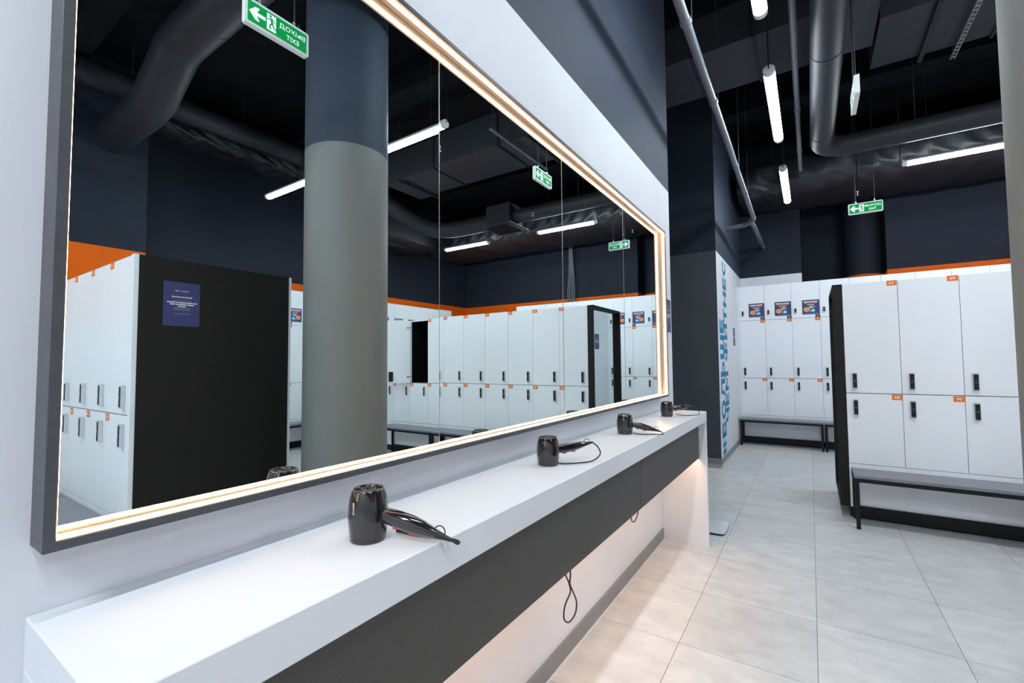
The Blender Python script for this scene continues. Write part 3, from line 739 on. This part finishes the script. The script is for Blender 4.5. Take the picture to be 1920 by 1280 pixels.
MB().box(-.26, .26, -.22, .22, .04, .40, 'duct', .004).build('plenum_box', t)
m = MB().box(-.33, .33, -.33, .33, .0, .012, 'ductlt'); m.build('flange', t)
m = MB()
for i in range(5):
    a = .26-.05*i; m.box(-a, a, -a, -a+.012, -.012, -.001, 'duct'); m.box(-a, a, a-.012, a, -.012, -.001, 'duct'); m.box(-a, -a+.012, -a+.012, a-.012, -.012, -.001, 'duct'); m.box(a-.012, a, -a+.012, a-.012, -.012, -.001, 'duct')
m.build('louver', t)
# big duct seen at the mirror's upper left
h1, h2 = 4.89, 4.49
path = [(-.9, 1.95, h1), (1.0, 1.95, h1), (3.35, 1.95, h1), (3.55, 1.95, h1-.03), (4.15, 1.95, h2+.03), (4.35, 1.95, h2), (5.0, 1.95, h2), (5.575, 1.95, h2)]
duct('large round duct stepping down towards the right wall, seen in the mirror', path, .21, [((2.75, 1.95, h1), 'x'), ((4.75, 1.95, h2), 'x')], [(1.4, 1.95, h1), (2.9, 1.95, h1), (4.9, 1.95, h2)])
# rectangular ducts across the room
def rect_duct(label, x0, x1, y0, y1, z0, z1, flx, k='ductlt'):
    t = thing('rectangular_duct', label, 'air duct', (x0, y0, z0))
    MB().box(0, x1-x0, 0, y1-y0, 0, z1-z0, k, .004).build('duct_body', t)
    for x in flx: MB().box(x-x0-.012, x-x0+.012, -.02, y1-y0+.02, -.02, z1-z0+.02, 'duct').build('joint_flange', t)
    for x in (x0+.4, x1-.4):
        for y in (y0-.03, y1+.03): MB().tube([(x-x0, y-y0, -.03), (x-x0, y-y0, ZC-z0)], .004, 'wire', 6).build('hanger_rod', t)
        MB().box(x-x0-.02, x-x0+.02, -.05, y1-y0+.05, -.05, -.021, 'duct').build('support_rail', t)
    return t
rect_duct('wide rectangular grey duct crossing above the lockers', .62, 3.95, 5.12, 5.97, 4.51, 5.0, (1.53, 2.8))
rect_duct('narrower rectangular grey duct crossing above the aisle', -3.0, .6, 4.72, 5.52, 4.51, 4.9, (-.9, -.35))
# perforated strut under the wide duct
t = thing('perforated_strut', 'perforated steel strut hanging under the wide duct', 'strut', (1.28, 4.6, 4.44))
m = MB().box(-.02, -.012, 0, 1.5, 0, .02, 'pipe').box(.012, .02, 0, 1.5, 0, .02, 'pipe')
for i in range(25): m.box(-.012, .012, i*.06, i*.06+.03, 0, .003, 'pipe')
m.build('channel', t); m = MB()
for y in (.04, 1.46): m.tube([(0, y, .003), (0, y, ZC-4.44)], .004, 'wire', 6)
m.build('hanger_rod', t)
# foil-wrapped duct along the back
def quilted(label, x0, x1, y0, y1, z0, z1, seed, k='quilt', rz=0, at=None):
    rnd = random.Random(seed); nx = int((x1-x0)/.055); n = 56
    ph = [rnd.uniform(0, 6.28) for _ in range(12)]
    cy, cz = (y0+y1)/2, (z0+z1)/2; a, b = (y1-y0)/2, (z1-z0)/2
    vs = []; fs = []
    for i in range(nx+1):
        x = x0+(x1-x0)*i/nx
        for j in range(n):
            th = 2*pi*j/n; c_, s_ = cos(th), sin(th); e = .55
            py = (abs(c_)**e)*(1 if c_ > 0 else -1)*a; pz = (abs(s_)**e)*(1 if s_ > 0 else -1)*b
            seam = ((x-x0) % 1.15)/1.15
            d = .045*abs(sin(pi*seam))**.4-.035
            d += .022*sin(9*x+4*th+ph[0])*sin(3*x-2*th+ph[1])+.016*sin(21*x+6*sin(2*th+ph[2])+ph[3])+.012*sin(33*x-9*th+ph[4])*cos(5*th+ph[5])
            l = math.hypot(py, pz); f = 1+d/l
            vs.append((x, cy+py*f, cz+pz*f))
    for i in range(nx):
        for j in range(n): fs.append((i*n+j, i*n+(j+1) % n, (i+1)*n+(j+1) % n, (i+1)*n+j))
    t = thing('wrapped_duct', label, 'air duct', at or (x0, cy, z0), rz)
    o = (x0, cy, z0); m = MB().add([(v[0]-o[0], v[1]-o[1], v[2]-o[2]) for v in vs], fs, k, True)
    m.add([(vs[j][0]-o[0], vs[j][1]-o[1], vs[j][2]-o[2]) for j in range(n)], [tuple(range(n))], k); m.add([(vs[nx*n+j][0]-o[0], vs[nx*n+j][1]-o[1], vs[nx*n+j][2]-o[2]) for j in range(n)], [tuple(range(n))], k)
    m.build('foil_wrap', t)
    for x in (x0+.5, (x0+x1)/2, x1-.5):
        MB().tube([(x-x0, 0, (z1-z0)*.9), (x-x0, 0, ZC-z0)], .006, 'wire', 6).build('hanger_rod', t)
    return t
quilted('big crumpled foil-wrapped duct across the back of the room', -.95, 6.1, 8.33, 9.95, 4.18, 4.75, 3)
quilted('crumpled foil-wrapped duct along the right wall, seen in the mirror', 5.0, 6.15, 5.3, 7.9, 4.05, 4.6, 5)
quilted('crumpled foil-wrapped duct below the large stepped duct, seen in the mirror', 0, 2.6, -.26, .26, 4.80, 5.2, 8, rz=pi/2, at=(5.66, 2.45, 4.80))

# ------------------------------------------------------------ pipes
t = thing('drain_pipe', 'light grey pipe along the mirror wall ending in a dark branch', 'pipe', (-.63, 2.2, 3.80))
o = Vector((-.63, 2.2, 3.80))
P0 = Vector((-.632, -2.9, 3.83)); P1 = Vector((-.632, 2.3, 3.78)); P2 = Vector((-.665, 7.75, 3.655))
def loc(ps): return [Vector(p)-o for p in ps]
MB().tube(loc([P0, P1, P2]), .031, 'pipe', 20).build('pipe_run', t)
for s_ in (.02, .16, .36, .63, .80):
    q = P1.lerp(P2, s_); d_ = (P2-P1).normalized()*.045
    MB().tube(loc([q-d_, q-d_*.2, q, q+d_*.2]), [.037, .038, .038, .034], 'pipe', 20).build('collar', t)
    MB().tube(loc([q+Vector((.036, 0, 0)), q+Vector((.036, 0, ZC-q.z))]), .003, 'wire', 6).build('hanger_rod', t)
MB().tube(loc(spline([P2, P2+Vector((-.01, .10, -.03)), (-.80, 7.96, 3.60), (-.95, 8.0, 3.60), (-1.0755, 8.02, 3.60)], 6)), .034, 'pipe', 18).build('wall_branch', t)
MB().tube(loc([(-.71, 7.87, 3.62), (-.69, 8.2, 3.61), (-.67, 9.6, 3.565)]), .034, 'pipe', 18).build('back_branch', t)
t = thing('straight_pipe', 'thin light grey pipe running beside the round duct', 'pipe', (-.035, 2.2, 4.30))
MB().tube([(0, -5.0, 0), (.0, 5.75, 0)], .026, 'pipe', 16).build('pipe_run', t)
for y in (-.5, 1.2, 3.2, 6.0, 7.2):
    MB().tube([(0, y-2.23, 0), (0, y-2.17, 0)], .033, 'pipe', 16).build('collar', t)
    MB().tube([(0, y-2.2, .03), (0, y-2.2, ZC-4.30)], .003, 'wire', 6).build('hanger_rod', t)

# grey hoses dropping to the back lockers
t = thing('hose_bundle', 'bundle of grey hoses dropping from the ceiling to the back lockers', 'hoses', (2.8, 10.05, 2.79))
for i in range(5):
    a = -.10+.05*i
    MB().tube(spline([(a*.9, -.02+.01*i, .0), (a*.9, 0, .4), (a*.6, .02, .9), (a*.4, 0, 1.5), (a*.3, 0, ZC-2.79)], 6), .013, 'hose' if i != 3 else 'pipe', 10).build('hose', t)
# sprinklers
for (x, y, z, l) in ((.659, 8.283, 3.901, 'over the back aisle near the exit sign'), (1.75, 6.45, 3.93, 'just before the round duct elbow run'), (3.4, 7.45, 3.9, 'between the wrapped ducts'), (4.6, 4.3, 3.9, 'above the right aisle'), (1.55, 3.95, 4.0, 'beside the tube light between the blocks')):
    t = thing('sprinkler', 'small metal ceiling sprinkler '+l, 'sprinkler', (x, y, z), 0, 'ceiling sprinklers')
    MB().tube([(0, 0, .03), (0, 0, ZC-z)], .006, 'ceil', 8).build('drop_pipe', t)
    MB().tube([(0, 0, .03), (0, 0, .012)], .013, 'sprink', 10).tube([(0, 0, -.028), (0, 0, -.031)], .018, 'sprink', 12).tube([(0, 0, .012), (0, 0, -.03)], .005, 'sprink', 8).build('sprinkler_head', t)
